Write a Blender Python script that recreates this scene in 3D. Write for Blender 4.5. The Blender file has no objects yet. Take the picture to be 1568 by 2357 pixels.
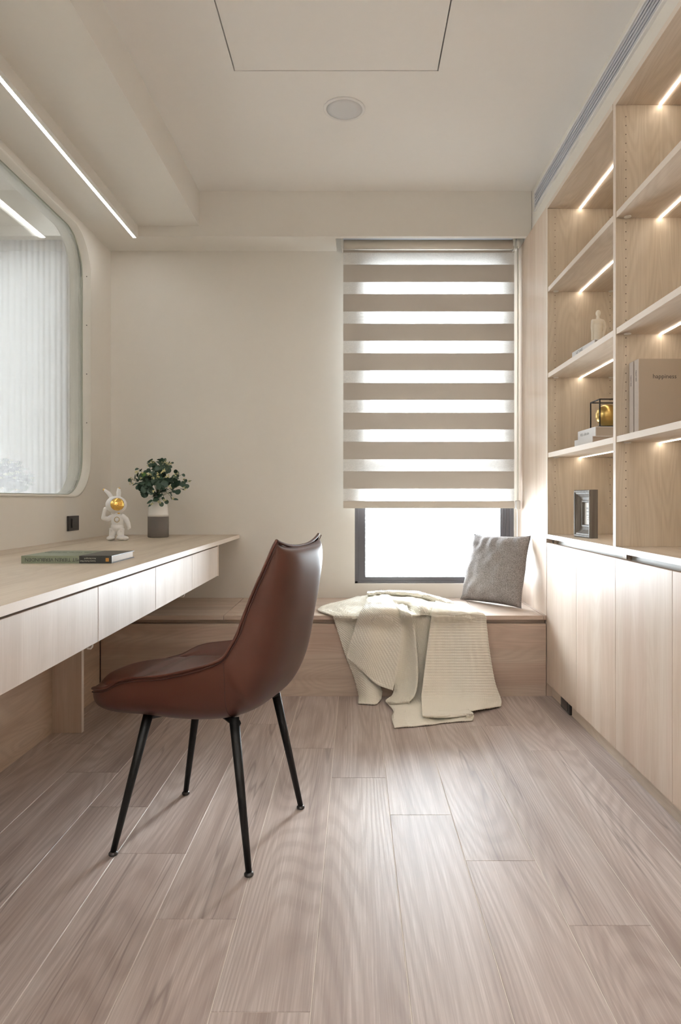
import bpy, bmesh, math, random
from mathutils import Vector, Matrix, noise as mn
R = random.Random(7)
S = bpy.context.scene
COL = S.collection
# ------------------------------------------------------------------ camera, world, light, exposure
F = 1571.0                      # focal length in pixels of a 1568 x 2357 frame
cd = bpy.data.cameras.new('camera'); cam = bpy.data.objects.new('camera', cd); COL.objects.link(cam)
cd.sensor_fit = 'VERTICAL'; cd.sensor_height = 36; cd.lens = F/2357*36
cd.shift_x = -36/2357; cd.shift_y = -28.5/2357; cd.clip_start = .02
cam.location = (0, 0, .97); cam.rotation_euler = (math.pi/2, 0, 0); S.camera = cam
S.view_settings.view_transform = 'Standard'; S.view_settings.look = 'None'
S.view_settings.gamma = 1; S.view_settings.exposure = 0.76
S.view_settings.use_curve_mapping = False
SKY = 31.0
w = bpy.data.worlds.new('world'); S.world = w; w.use_nodes = True
bg = w.node_tree.nodes['Background']; bg.inputs[0].default_value = (.87, .94, 1, 1); bg.inputs[1].default_value = SKY
sd = bpy.data.lights.new('hazy_sun', 'SUN'); sd.energy = 1.75; sd.angle = math.radians(6); sd.color = (1, .97, .93)
so = bpy.data.objects.new('hazy_sun', sd); COL.objects.link(so)
so.rotation_euler = Vector((-.36*.927, -.93*.927, -.375)).to_track_quat('-Z', 'Y').to_euler()
def portal(name, loc, rot, sx, sy):
    l = bpy.data.lights.new(name, 'AREA'); l.shape = 'RECTANGLE'; l.size = sx; l.size_y = sy
    l.cycles.is_portal = True
    o = bpy.data.objects.new(name, l); o.location = loc; o.rotation_euler = rot; COL.objects.link(o)
portal('window_portal', (.457, 4.16, 1.45), (-math.pi/2, 0, 0), 1.0, 2.0)
S.cycles.max_bounces = 10; S.cycles.diffuse_bounces = 6; S.cycles.transparent_max_bounces = 12
S.cycles.caustics_reflective = False; S.cycles.caustics_refractive = False
S.cycles.sample_clamp_indirect = 6
S.cycles.use_denoising = True

# ------------------------------------------------------------------ materials
MATS = {}
def newmat(name):
    m = bpy.data.materials.new(name); m.use_nodes = True; MATS[name] = m
    return m, m.node_tree.nodes, m.node_tree.links, m.node_tree.nodes['Principled BSDF']
def lin(c): return tuple((v/255/12.92 if v/255 <= .04045 else ((v/255+.055)/1.055)**2.4) for v in c)
def rgba(c): return (*c, 1)
def noisetex(N, L, vec, scale, detail=2, rough=.5, dist=0):
    n = N.new('ShaderNodeTexNoise'); n.inputs['Scale'].default_value = scale
    n.inputs['Detail'].default_value = detail; n.inputs['Roughness'].default_value = rough
    n.inputs['Distortion'].default_value = dist
    L.new(vec, n.inputs['Vector']); return n.outputs['Fac']
def math_(N, L, op, a, b=None):
    n = N.new('ShaderNodeMath'); n.operation = op
    for i, v in enumerate((a, b)):
        if v is None: continue
        if isinstance(v, (int, float)): n.inputs[i].default_value = v
        else: L.new(v, n.inputs[i])
    return n.outputs[0]
def ramp(N, L, fac, stops):
    n = N.new('ShaderNodeValToRGB'); L.new(fac, n.inputs[0]); e = n.color_ramp.elements
    while len(e) < len(stops): e.new(.5)
    for i, (p, c) in enumerate(stops): e[i].position = p; e[i].color = c if len(c) == 4 else rgba(c)
    return n.outputs[0]
def mapping(N, L, vec, scale, off=None):
    m = N.new('ShaderNodeMapping'); m.inputs['Scale'].default_value = scale
    L.new(vec, m.inputs['Vector'])
    if off is not None: L.new(off, m.inputs['Location'])
    return m.outputs[0]
def mixc(N, L, fac, a, b, mode='MIX'):
    n = N.new('ShaderNodeMix'); n.data_type = 'RGBA'; n.blend_type = mode
    if isinstance(fac, (int, float)): n.inputs[0].default_value = fac
    else: L.new(fac, n.inputs[0])
    for i, v in ((6, a), (7, b)):
        if isinstance(v, tuple): n.inputs[i].default_value = rgba(v[:3])
        else: L.new(v, n.inputs[i])
    return n.outputs[2]
def bump(N, L, P, h, strength, dist=.001):
    b = N.new('ShaderNodeBump'); b.inputs['Strength'].default_value = strength
    b.inputs['Distance'].default_value = dist; L.new(h, b.inputs['Height']); L.new(b.outputs[0], P.inputs['Normal'])
def plain(name, c, rough=.5, metal=0, grain=0, gs=60, spec=.5, bumpd=.0006):
    m, N, L, P = newmat(name)
    P.inputs['Base Color'].default_value = rgba(c); P.inputs['Roughness'].default_value = rough
    P.inputs['Metallic'].default_value = metal; P.inputs['Specular IOR Level'].default_value = spec
    tc = N.new('ShaderNodeTexCoord')
    f = noisetex(N, L, tc.outputs['Object'], gs, 3)
    if grain:
        col = mixc(N, L, f, tuple(v*(1-grain) for v in c), tuple(min(1, v*(1+grain)) for v in c))
        L.new(col, P.inputs['Base Color'])
        bump(N, L, P, f, .3, bumpd)
    return m
def wood(name, base, dark, light, axis, rings=7, ringk=.35, rough=.5, fibre=.25, var=.5, ns=2.2, bmp=.25, spec=.4, pink=None, pl=.0, crack=0, along=.5):
    """axis: 0 x, 1 y, 2 z = direction of the grain. Contours of stretched noise make the cathedral figure."""
    m, N, L, P = newmat(name)
    tc = N.new('ShaderNodeTexCoord'); oi = N.new('ShaderNodeObjectInfo')
    cmb = N.new('ShaderNodeCombineXYZ')
    for i in range(3): L.new(math_(N, L, 'MULTIPLY', oi.outputs['Random'], 37.0+11*i), cmb.inputs[i])
    def sc(al, ac):
        s = [ac]*3; s[axis] = al; return tuple(s)
    v1 = mapping(N, L, tc.outputs['Object'], sc(along, 3.4), cmb.outputs[0])
    n1 = noisetex(N, L, v1, ns, 1.2, .45, .35)
    ph = math_(N, L, 'MULTIPLY', n1, rings*6.283)
    # slow variation of ring spacing
    wv = math_(N, L, 'SINE', ph)
    wv = math_(N, L, 'ADD', math_(N, L, 'MULTIPLY', wv, .5), .5)
    vf = mapping(N, L, tc.outputs['Object'], sc(5, 260), cmb.outputs[0])
    f = noisetex(N, L, vf, 1, 3, .6)
    vb = mapping(N, L, tc.outputs['Object'], sc(.5, 7), cmb.outputs[0])
    b = noisetex(N, L, vb, 1.6, 2, .5)
    bc = ramp(N, L, b, [(.3, dark), (.5, base), (.72, light)])
    c = mixc(N, L, var, base, bc)
    if pink:
        vp = mapping(N, L, tc.outputs['Object'], sc(.25, 5), cmb.outputs[0])
        p = noisetex(N, L, vp, 2.3, 1)
        pf = ramp(N, L, p, [(.5, (0, 0, 0)), (.62, (pl, pl, pl)), (.75, (0, 0, 0))])
        c = mixc(N, L, pf, c, pink)
    rg = ramp(N, L, wv, [(.0, (0, 0, 0)), (.45, (.25, .25, .25)), (.9, (1, 1, 1))])
    fk = math_(N, L, 'MULTIPLY', rg, ringk)
    c = mixc(N, L, fk, c, dark)
    ff = ramp(N, L, f, [(.35, (0, 0, 0)), (.7, (1, 1, 1))])
    c = mixc(N, L, math_(N, L, 'MULTIPLY', ff, fibre), c, dark)
    fl = ramp(N, L, f, [(.3, (1, 1, 1)), (.42, (0, 0, 0))])
    c = mixc(N, L, math_(N, L, 'MULTIPLY', fl, fibre*.7), c, light)
    if crack:
        vk = mapping(N, L, tc.outputs['Object'], sc(.28, 9), cmb.outputs[0])
        kk = noisetex(N, L, vk, 1.3, 2.5, .55, .3)
        kd = math_(N, L, 'ABSOLUTE', math_(N, L, 'SUBTRACT', kk, .37))
        kr = ramp(N, L, kd, [(.0, (1, 1, 1)), (.006, (.5, .5, .5)), (.012, (0, 0, 0))])
        c = mixc(N, L, math_(N, L, 'MULTIPLY', kr, crack), c, tuple(q*.72 for q in dark))
        kn = noisetex(N, L, mapping(N, L, tc.outputs['Object'], sc(2.2, 5), cmb.outputs[0]), 1.5, 1.5)
        kb = ramp(N, L, kn, [(.66, (0, 0, 0)), (.78, (1, 1, 1))])
        c = mixc(N, L, math_(N, L, 'MULTIPLY', kb, .4), c, dark)
    hs = N.new('ShaderNodeHueSaturation')
    L.new(math_(N, L, 'ADD', math_(N, L, 'MULTIPLY', oi.outputs['Random'], .10), .95), hs.inputs['Value'])
    L.new(c, hs.inputs['Color'])
    L.new(hs.outputs[0], P.inputs['Base Color'])
    P.inputs['Roughness'].default_value = rough; P.inputs['Specular IOR Level'].default_value = spec
    bump(N, L, P, math_(N, L, 'ADD', math_(N, L, 'MULTIPLY', f, .7), math_(N, L, 'MULTIPLY', rg, -.4)), bmp, .0007)
    return m

PAINT = plain('warm white paint', (.80, .77, .72), .85, grain=.012, gs=25)
CEIL = plain('ceiling paint', (.88, .86, .835), .9, grain=.01, gs=25)
FLOORW = wood('greyed oak plank', lin((199, 186, 180)), lin((145, 128, 120)), lin((220, 210, 206)), 1, rings=40, ringk=.30, rough=.42, fibre=.42, var=.7, ns=1.1, bmp=.45, spec=.45, crack=.6, along=.3)
SUB = plain('pale groove light', lin((232, 224, 214)), .6)  # pale base paints the light that plank grooves catch at a glancing view
DESKW = wood('ash laminate along desk', lin((206, 192, 174)), lin((176, 159, 140)), lin((222, 210, 194)), 1, rings=16, ringk=.2, rough=.42, fibre=.3, var=.5)
VW = wood('ash laminate upright grain', lin((216, 199, 183)), lin((194, 172, 152)), lin((230, 217, 204)), 2, rings=14, ringk=.14, rough=.45, fibre=.3, spec=.28, var=.6, pink=lin((212, 186, 172)), pl=.35)
DRW = wood('ash laminate drawer front', lin((214, 203, 194)), lin((192, 178, 166)), lin((228, 219, 212)), 2, rings=14, ringk=.12, rough=.42, fibre=.4, spec=.5, var=.5)
BW = wood('ash laminate inside bookcase', lin((212, 199, 181)), lin((180, 164, 144)), lin((224, 213, 198)), 2, rings=22, ringk=.25, rough=.5, fibre=.28, var=.5)
SHW = wood('ash laminate shelf', lin((214, 200, 184)), lin((184, 167, 149)), lin((226, 214, 200)), 1, rings=18, ringk=.2, rough=.5, fibre=.3, var=.5)
HW = wood('ash laminate cross grain', lin((206, 189, 174)), lin((172, 152, 137)), lin((220, 205, 191)), 0, rings=20, ringk=.25, rough=.5, fibre=.3, var=.6, pink=lin((196, 166, 150)), pl=.5)
WPY = wood('ash laminate low panel', lin((205, 184, 164)), lin((172, 148, 128)), lin((216, 199, 182)), 1, rings=20, ringk=.25, rough=.5, fibre=.3, var=.6)
EDGE = plain('pale edge band', lin((224, 212, 200)), .45, grain=.04, gs=200)
DARKGAP = plain('painted gap shade', lin((110, 96, 84)), .8)  # dark colour stands in for shade inside seams, slots and holes
WHITEP = plain('white plastic', (.85, .84, .80), .4)
WHITEM = plain('matt white metal', (.82, .81, .80), .5)
GREYM = plain('vent grey enamel', lin((196, 198, 206)), .45)
DARKV = plain('vent dark inside', lin((70, 68, 72)), .8)
BLACKM = plain('black powder coat', (.006, .006, .006), .5, spec=.25)
BLACKP = plain('black switch plastic', (.02, .018, .018), .35)
ALU = plain('dark grey window aluminium', lin((88, 86, 90)), .4, metal=.2)
GOLD = plain('polished gold', (.85, .56, .16), .14, metal=1)
BRASS = plain('brushed brass', (.55, .38, .13), .3, metal=1)
CERW = plain('white glazed ceramic', (.86, .84, .81), .22)
FIGW = plain('white satin resin', (.88, .87, .86), .42)
PLAST = plain('ivory plaster', (.82, .76, .66), .75, grain=.05, gs=120)
CONC = plain('dark grey matt glaze', lin((104, 96, 88)), .6, grain=.04, gs=150)
PAPER = plain('page paper', (.82, .81, .79), .8, grain=.06, gs=500)
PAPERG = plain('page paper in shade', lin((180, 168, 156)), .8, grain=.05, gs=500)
BKWHITE = plain('white book cloth', lin((228, 228, 230)), .6)
BKTAUPE = plain('taupe book board', lin((172, 158, 142)), .7, grain=.03, gs=300)
BKPALE = plain('pale grey spine', lin((208, 200, 194)), .6)
INK = plain('printing ink', (.03, .03, .03), .6)
INKG = plain('grey printing ink', lin((150, 150, 152)), .6)
INKW = plain('pale printing ink', lin((190, 190, 175)), .6)
GREENC = plain('sage book cover', lin((124, 132, 112)), .45, grain=.06, gs=40)
BLACKC = plain('near black book cover', lin((30, 32, 30)), .4, grain=.1, gs=30)
ORANGE = plain('orange print', lin((214, 150, 60)), .5)
LEAF = plain('dark eucalyptus leaf', lin((52, 76, 60)), .5, grain=.35, gs=45)
LEAFB = plain('fresh green leaf', lin((62, 104, 30)), .5, grain=.15, gs=90)
BUD = plain('cream bud', lin((206, 200, 150)), .6, grain=.1, gs=200)
STEM = plain('green stem', lin((84, 96, 62)), .6)
EXT = plain('neighbouring facade render', (.72, .72, .72), .9, grain=.05, gs=4)
FRAMEW = wood('weathered grey moulding', lin((116, 108, 99)), lin((74, 68, 61)), lin((140, 131, 122)), 2, rings=8, ringk=.5, rough=.6, spec=.25, fibre=.5, var=.6)
BLANK = plain('cream knit wool', lin((250, 246, 234)), .9, grain=.04, gs=400, spec=.2)
SEAMD = plain('dark seam thread', lin((52, 26, 20)), .7)

def leather():
    m, N, L, P = newmat('brown leather')
    tc = N.new('ShaderNodeTexCoord')
    f = noisetex(N, L, tc.outputs['Object'], 350, 3); g = noisetex(N, L, tc.outputs['Object'], 6, 2)
    c = mixc(N, L, g, lin((66, 37, 27)), lin((76, 44, 33)))
    L.new(c, P.inputs['Base Color']); P.inputs['Roughness'].default_value = .42
    P.inputs['Specular IOR Level'].default_value = .3
    bump(N, L, P, f, .25, .0004); return m
LEATHER = leather()
def fabric_grey():
    m, N, L, P = newmat('heathered grey cloth')
    tc = N.new('ShaderNodeTexCoord')
    a = mapping(N, L, tc.outputs['Object'], (1, 1, 1.6))
    f = noisetex(N, L, a, 480, 3, .7); g = noisetex(N, L, a, 170, 2, .6)
    f2 = math_(N, L, 'ADD', math_(N, L, 'MULTIPLY', f, .6), math_(N, L, 'MULTIPLY', g, .4))
    c = ramp(N, L, f2, [(.36, lin((92, 87, 85))), (.5, lin((138, 132, 130))), (.64, lin((180, 174, 171)))])
    L.new(c, P.inputs['Base Color']); P.inputs['Roughness'].default_value = .95
    P.inputs['Specular IOR Level'].default_value = .15
    bump(N, L, P, f2, .5, .001); return m
GREYC = fabric_grey()
def knit():
    return BLANK
def emit(name, c, s):
    m, N, L, P = newmat(name); N.remove(P)
    e = N.new('ShaderNodeEmission'); e.inputs[0].default_value = rgba(c); e.inputs[1].default_value = s
    L.new(e.outputs[0], N['Material Output'].inputs[0]); return m
LED = emit('warm shelf led', (1, .89, .75), 13)
LEDC = emit('soffit led', (1, .98, .94), 15)
def sheer(name, c, tr, tl):
    m, N, L, P = newmat(name); N.remove(P)
    tb = N.new('ShaderNodeBsdfTransparent'); tb.inputs[0].default_value = (1, 1, 1, 1)
    t = N.new('ShaderNodeBsdfTranslucent'); t.inputs[0].default_value = rgba(c)
    d = N.new('ShaderNodeBsdfDiffuse'); d.inputs[0].default_value = rgba(c)
    m1 = N.new('ShaderNodeMixShader'); m1.inputs[0].default_value = tl; L.new(d.outputs[0], m1.inputs[1]); L.new(t.outputs[0], m1.inputs[2])
    m2 = N.new('ShaderNodeMixShader'); m2.inputs[0].default_value = tr; L.new(m1.outputs[0], m2.inputs[1]); L.new(tb.outputs[0], m2.inputs[2])
    L.new(m2.outputs[0], N['Material Output'].inputs[0])
    if tr:
        tc = N.new('ShaderNodeTexCoord'); f = noisetex(N, L, mapping(N, L, tc.outputs['Object'], (1, 1, 3)), 14, 2, .5, 1.5)
        rr = math_(N, L, 'ADD', math_(N, L, 'MULTIPLY', math_(N, L, 'SINE', math_(N, L, 'MULTIPLY', f, 60)), .05), tr)
        L.new(rr, m2.inputs[0])
    return m
SHEER = sheer('sheer voile', (.86, .85, .83), .18, .3)
OPAQ = sheer('opaque blind cloth', (.585, .545, .50), 0, .07)
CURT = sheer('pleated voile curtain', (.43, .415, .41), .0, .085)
def glass(name, tint, refl=.9):
    m, N, L, P = newmat(name); N.remove(P)
    tb = N.new('ShaderNodeBsdfTransparent'); tb.inputs[0].default_value = rgba(tint)
    g = N.new('ShaderNodeBsdfGlossy'); g.inputs['Roughness'].default_value = .01
    fr = N.new('ShaderNodeFresnel'); fr.inputs[0].default_value = 1.45
    mx = N.new('ShaderNodeMixShader'); L.new(math_(N, L, 'MULTIPLY', fr.outputs[0], refl), mx.inputs[0])
    L.new(tb.outputs[0], mx.inputs[1]); L.new(g.outputs[0], mx.inputs[2])
    L.new(mx.outputs[0], N['Material Output'].inputs[0]); return m
GLASS = glass('clear window glass', (.97, .98, .98))
GREENG = glass('faintly green glass', (.955, .965, .955), .7)

# ------------------------------------------------------------------ builders
ORG = {}
def link(name, me, mat, parent=None, smooth=False, world=True):
    if parent is not None and world:
        me.transform(Matrix.Translation(-Vector(ORG[parent.name])))
    o = bpy.data.objects.new(name, me); COL.objects.link(o)
    if mat: me.materials.append(mat)
    if smooth:
        for p in me.polygons: p.use_smooth = True
    if parent is not None:
        o.parent = parent; ORG[o.name] = ORG[parent.name]
    else: ORG[o.name] = (0, 0, 0)
    return o
def obj(name, bm, mat, parent=None, smooth=False, world=True):
    me = bpy.data.meshes.new(name); bmesh.ops.recalc_face_normals(bm, faces=bm.faces[:]); bm.to_mesh(me); bm.free()
    return link(name, me, mat, parent, smooth, world)
def thing(name, label, cat, loc=(0, 0, 0), rotz=0, group=None):
    o = bpy.data.objects.new(name, None); COL.objects.link(o); o.empty_display_size = .05
    o.location = loc; o.rotation_euler = (0, 0, rotz); o['label'] = label; o['category'] = cat
    if group: o['group'] = group
    ORG[o.name] = tuple(loc); return o
def tag(o, label, cat, group=None):
    o['label'] = label; o['category'] = cat
    if group: o['group'] = group
    return o
def struct(name, bm, mat, smooth=False):
    o = obj(name, bm, mat, None, smooth); o['kind'] = 'structure'; return o
def box(x0, x1, y0, y1, z0, z1, bm=None, bev=0, seg=1):
    b = bmesh.new()
    bmesh.ops.create_cube(b, size=1, matrix=Matrix.Translation(((x0+x1)/2, (y0+y1)/2, (z0+z1)/2)) @ Matrix.Diagonal((abs(x1-x0), abs(y1-y0), abs(z1-z0), 1)))
    if bev: bmesh.ops.bevel(b, geom=b.edges[:], offset=bev, segments=seg, affect='EDGES', profile=.5)
    if bm is None: return b
    me = bpy.data.meshes.new('t'); b.to_mesh(me); b.free(); bm.from_mesh(me); bpy.data.meshes.remove(me); return bm
def boxes(lst, bev=0):
    bm = bmesh.new()
    for a in lst: box(*a, bm=bm, bev=bev)
    return bm
def cone(p0, p1, r0, r1, n=16, bm=None, cap=True):
    bm = bm or bmesh.new(); p0 = Vector(p0); p1 = Vector(p1); d = p1-p0
    m = Matrix.Translation((p0+p1)/2) @ d.to_track_quat('Z', 'Y').to_matrix().to_4x4()
    bmesh.ops.create_cone(bm, cap_ends=cap, segments=n, radius1=r0, radius2=r1, depth=d.length, matrix=m); return bm
def tube(pts, r, n=8, bm=None, closed=False):
    bm = bm or bmesh.new(); pts = [Vector(p) for p in pts]; rings = []; N_ = len(pts); up = None
    for i, p in enumerate(pts):
        a = pts[(i-1) % N_] if (closed or i > 0) else p; b = pts[(i+1) % N_] if (closed or i < N_-1) else p
        t = (b-a).normalized()
        if up is None:
            up = t.orthogonal().normalized()
        up = (up - t*up.dot(t)).normalized(); s = t.cross(up)
        rr = r[i] if isinstance(r, (list, tuple)) else r
        rings.append([bm.verts.new(p + (up*math.cos(2*math.pi*k/n)+s*math.sin(2*math.pi*k/n))*rr) for k in range(n)])
    for i in range(N_ if closed else N_-1):
        A = rings[i]; B = rings[(i+1) % N_]
        for k in range(n): bm.faces.new((A[k], A[(k+1) % n], B[(k+1) % n], B[k]))
    if not closed:
        bm.faces.new(rings[0][::-1]); bm.faces.new(rings[-1])
    return bm
def lathe(prof, c=(0, 0, 0), n=48, bm=None):
    bm = bm or bmesh.new(); rings = []
    for r, z in prof:
        rings.append([bm.verts.new((c[0]+r*math.cos(2*math.pi*k/n), c[1]+r*math.sin(2*math.pi*k/n), c[2]+z)) for k in range(n)])
    for A, B in zip(rings, rings[1:]):
        for k in range(n): bm.faces.new((A[k], A[(k+1) % n], B[(k+1) % n], B[k]))
    if prof[0][0] > 1e-5: bm.faces.new(rings[0][::-1])
    if prof[-1][0] > 1e-5: bm.faces.new(rings[-1])
    bmesh.ops.remove_doubles(bm, verts=bm.verts[:], dist=1e-6); return bm
def ell(c, r, bm=None, u=20, v=14, rot=None):
    bm = bm or bmesh.new(); m = Matrix.Translation(c)
    if rot is not None: m = m @ rot
    bmesh.ops.create_uvsphere(bm, u_segments=u, v_segments=v, radius=1, matrix=m @ Matrix.Diagonal((*r, 1))); return bm
def text(body, size, mat, parent, M, name='lettering', ext=.0002):
    c = bpy.data.curves.new('t', 'FONT'); c.body = body; c.size = size; c.extrude = ext; c.align_x = 'CENTER'; c.align_y = 'CENTER'; c.resolution_u = 2
    t = bpy.data.objects.new('t', c); COL.objects.link(t)
    me = bpy.data.meshes.new_from_object(t.evaluated_get(bpy.context.evaluated_depsgraph_get()))
    bpy.data.objects.remove(t); bpy.data.curves.remove(c); me.name = name
    me.transform(M); me.materials.clear(); return link(name, me, mat, parent)
def blob(name, bm, mat, parent, vox=.0016, sm=6, world=True):
    """overlapping volumes fused into one continuous skin"""
    me = bpy.data.meshes.new('t'); bm.to_mesh(me); bm.free(); t = bpy.data.objects.new('t', me); COL.objects.link(t)
    md = t.modifiers.new('r', 'REMESH'); md.mode = 'VOXEL'; md.voxel_size = vox
    s = t.modifiers.new('s', 'SMOOTH'); s.iterations = sm; s.factor = .5
    m2 = bpy.data.meshes.new_from_object(t.evaluated_get(bpy.context.evaluated_depsgraph_get()))
    bpy.data.objects.remove(t); m2.name = name
    return link(name, m2, mat, parent, True, world)
def cr(P, t):
    """catmull-rom through list P at t in [0, len-1]"""
    n = len(P); i = min(int(t), n-2); f = t-i
    p1, p2 = P[i], P[i+1]; p0 = P[i-1] if i > 0 else p1*2-p2; p3 = P[i+2] if i+2 < n else p2*2-p1
    return ((p1*2)+(p2-p0)*f+(p0*2-p1*5+p2*4-p3)*f*f+(p1*3-p0-p2*3+p3)*f**3)*.5
def at(px, py, D): return Vector(((px-820)*D/F, D, .97-(py-1150)*D/F))   # world point seen at a pixel at depth D

XL, YB, ZC = -1.431, 3.979, 2.667      # left wall, window wall, ceiling
XR = 1.30; YR = -2.2
# ------------------------------------------------------------------ floor of single planks
fl = struct('floor', box(XL-.1, XR, YR, YB, -.05, -.0012), SUB)
joint = {0: 2.381, 1: 2.100, 2: 1.834, 3: 1.555, 4: 2.639, 5: 2.368, -1: 2.662, -2: 1.579, -3: 1.871, -4: 2.154, -5: 2.429, -6: 2.711, -7: 1.62, -8: 2.0, 6: 2.0}
for k in range(-8, 7):
    xa = -.086+.1898*k; xb = xa+.1898
    xa = max(xa, XL); xb = min(xb, XR-.005)
    if xb-xa < .02: continue
    j = joint[k]; y = j
    while y > YR: y -= 1.37
    while y < YB:
        ya, yb = max(y, YR), min(y+1.37, YB)
        if yb-ya > .02:
            g = .0010
            p = obj('plank', box(xa+g, xb-g, ya+.0006, yb-.0006, -.0119, 0, bev=.0007), FLOORW, fl)
        y += 1.37

# ------------------------------------------------------------------ room shell
WX0, WX1, WZ0, WZ1 = -.0076, .922, .481, 2.43   # window opening
struct('wall_back', boxes([(XL-.13, WX0, YB, YB+.16, 0, ZC+.1), (WX1, XR+.1, YB, YB+.16, 0, ZC+.1),
        (WX0, WX1, YB, YB+.16, 0, WZ0), (WX0, WX1, YB, YB+.16, WZ1, ZC+.1)]), PAINT)
# left wall with a rounded opening
def rrect(y0, y1, z0, z1, r, n=14):
    out = []
    for cy, cz, a0 in ((y1-r, z0+r, -90), (y1-r, z1-r, 0), (y0+r, z1-r, 90), (y0+r, z0+r, 180)):
        for i in range(n+1):
            a = math.radians(a0+90*i/n); out.append((cy+r*math.cos(a), cz+r*math.sin(a)))
    return out
GY0, GY1, GZ0, GZ1, GR = .9, 3.673, .982, 2.384, .22
loop = rrect(GY0, GY1, GZ0, GZ1, GR)
def wall_hole(x0, x1, ly0, ly1, lz0, lz1):
    bm = bmesh.new(); cy, cz = (GY0+GY1)/2, (GZ0+GZ1)/2
    def proj(y, z):
        dy, dz = y-cy, z-cz; t = 1e9
        if dy: t = min(t, ((ly1 if dy > 0 else ly0)-cy)/dy)
        if dz: t = min(t, ((lz1 if dz > 0 else lz0)-cz)/dz)
        return cy+dy*t, cz+dz*t
    A = [bm.verts.new((x0, y, z)) for y, z in loop]; B = [bm.verts.new((x0, *proj(y, z))) for y, z in loop]
    C = [bm.verts.new((x1, y, z)) for y, z in loop]; D = [bm.verts.new((x1, *proj(y, z))) for y, z in loop]
    n = len(loop)
    for i in range(n):
        j = (i+1) % n
        bm.faces.new((A[i], A[j], B[j], B[i])); bm.faces.new((C[i], C[j], D[j], D[i])); bm.faces.new((A[i], A[j], C[j], C[i]))
        # corner filler of the outer rectangle
        for X, P in ((x0, B), (x1, D)):
            a, b = P[i].co, P[j].co
            if abs(a.y-b.y) > 1e-5 and abs(a.z-b.z) > 1e-5:
                c = Vector((X, ly1 if max(a.y, b.y) > cy+1 else ly0, lz1 if max(a.z, b.z) > cz+.1 else lz0))
                bm.faces.new((P[i], P[j], bm.verts.new(c)))
    return bm
wl = wall_hole(XL, XL-.11, YR, YB, 0, ZC)
struct('wall_left', wl, PAINT)
struct('wall_right', box(XR, XR+.1, YR, YB, 0, ZC+.1), PAINT)
struct('wall_rear', box(XL-.11, XR+.1, YR-.1, YR, 0, ZC+.1), PAINT)
HX0, HX1, HY0, HY1 = -.484, .326, 1.89, 2.704     # ceiling hatch hole
CT = ZC+.1
struct('ceiling', boxes([(XL, HX0, YR, YB, ZC, CT), (HX1, XR, YR, YB, ZC, CT), (HX0, HX1, YR, HY0, ZC, CT), (HX0, HX1, HY1, YB, ZC, CT)]), CEIL)
struct('trim_1', boxes([(-1.2, -.114, 3.756, YB, 2.419, ZC), (-.114, .966, 3.756, 3.787, 2.419, ZC), (-.114, .966, 3.787, YB, 2.6, ZC), (.922, .966, 3.94, YB, 2.419, 2.6)]), PAINT)
struct('trim_2', boxes([(XL, -1.2, YR, YB, 2.419, ZC)]), PAINT)
struct('trim_3', boxes([(-1.2, -.863, YR, 3.756, 2.476, ZC)]), PAINT)
VY0, VY1, VZ0, VZ1 = 1.1, 3.673, 2.531, 2.624
struct('trim_4', boxes([(.968, XR, YR, YB, 2.419, VZ0), (.968, XR, YR, YB, VZ1, ZC), (.968, XR, VY1, YB, VZ0, VZ1), (.968, XR, YR, VY0, VZ0, VZ1), (1.03, XR, VY0, VY1, VZ0, VZ1)]), PAINT)
# unseen bowl uplight, added behind the camera to brighten room and ceiling
h = thing('fill_uplight', 'added round white bowl uplight filling the room with light, unseen behind the camera', 'lamp', (-.1, -.75, 2.2))
obj('cable', cone((-.1, -.75, 2.36), (-.1, -.75, ZC-.001), .003, .003, 8), BLACKM, h, True)
obj('canopy', lathe([(.05, 0), (.05, -.02), (.0, -.022)], (-.1, -.75, ZC), 24), WHITEM, h, True)
obj('bowl', lathe([(0, 0), (.15, .01), (.24, .06), (.26, .12), (.255, .12), (.235, .065), (.14, .02), (0, .012)], (-.1, -.75, 2.2), 48), WHITEM, h, True)
obj('diffuser', lathe([(.252, .105), (.15, .118), (0, .122)], (-.1, -.75, 2.2), 48), emit('room fill glow', (1, .985, .97), 150), h, True)
# hatch
h = thing('access_panel', 'large white square access panel outlined by a dark seam in the ceiling', 'panel', (-.08, 2.3, ZC))
g = .005
obj('panel_board', box(HX0+g, HX1-g, HY0+g, HY1-g, ZC+.0005, ZC+.02), CEIL, h)
obj('seam_backing', box(HX0-.01, HX1+.01, HY0-.01, HY1+.01, ZC+.101, ZC+.12), DARKGAP, h)
# loudspeaker
s = thing('ceiling_speaker', 'round white loudspeaker flush in the ceiling in front of the hatch', 'speaker', (-.051, 2.965, ZC))
obj('rim', lathe([(.0905, 0), (.0905, -.004), (.087, -.006), (.079, -.0055), (.077, -.003), (.077, 0)], (-.051, 2.965, ZC), 64), WHITEM, s, True)
obj('grille', lathe([(.0768, -.0015), (.0768, -.0035), (.05, -.0045), (0, -.005)], (-.051, 2.965, ZC), 64), plain('speaker grille white', (.70, .70, .71), .7), s, True)
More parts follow.
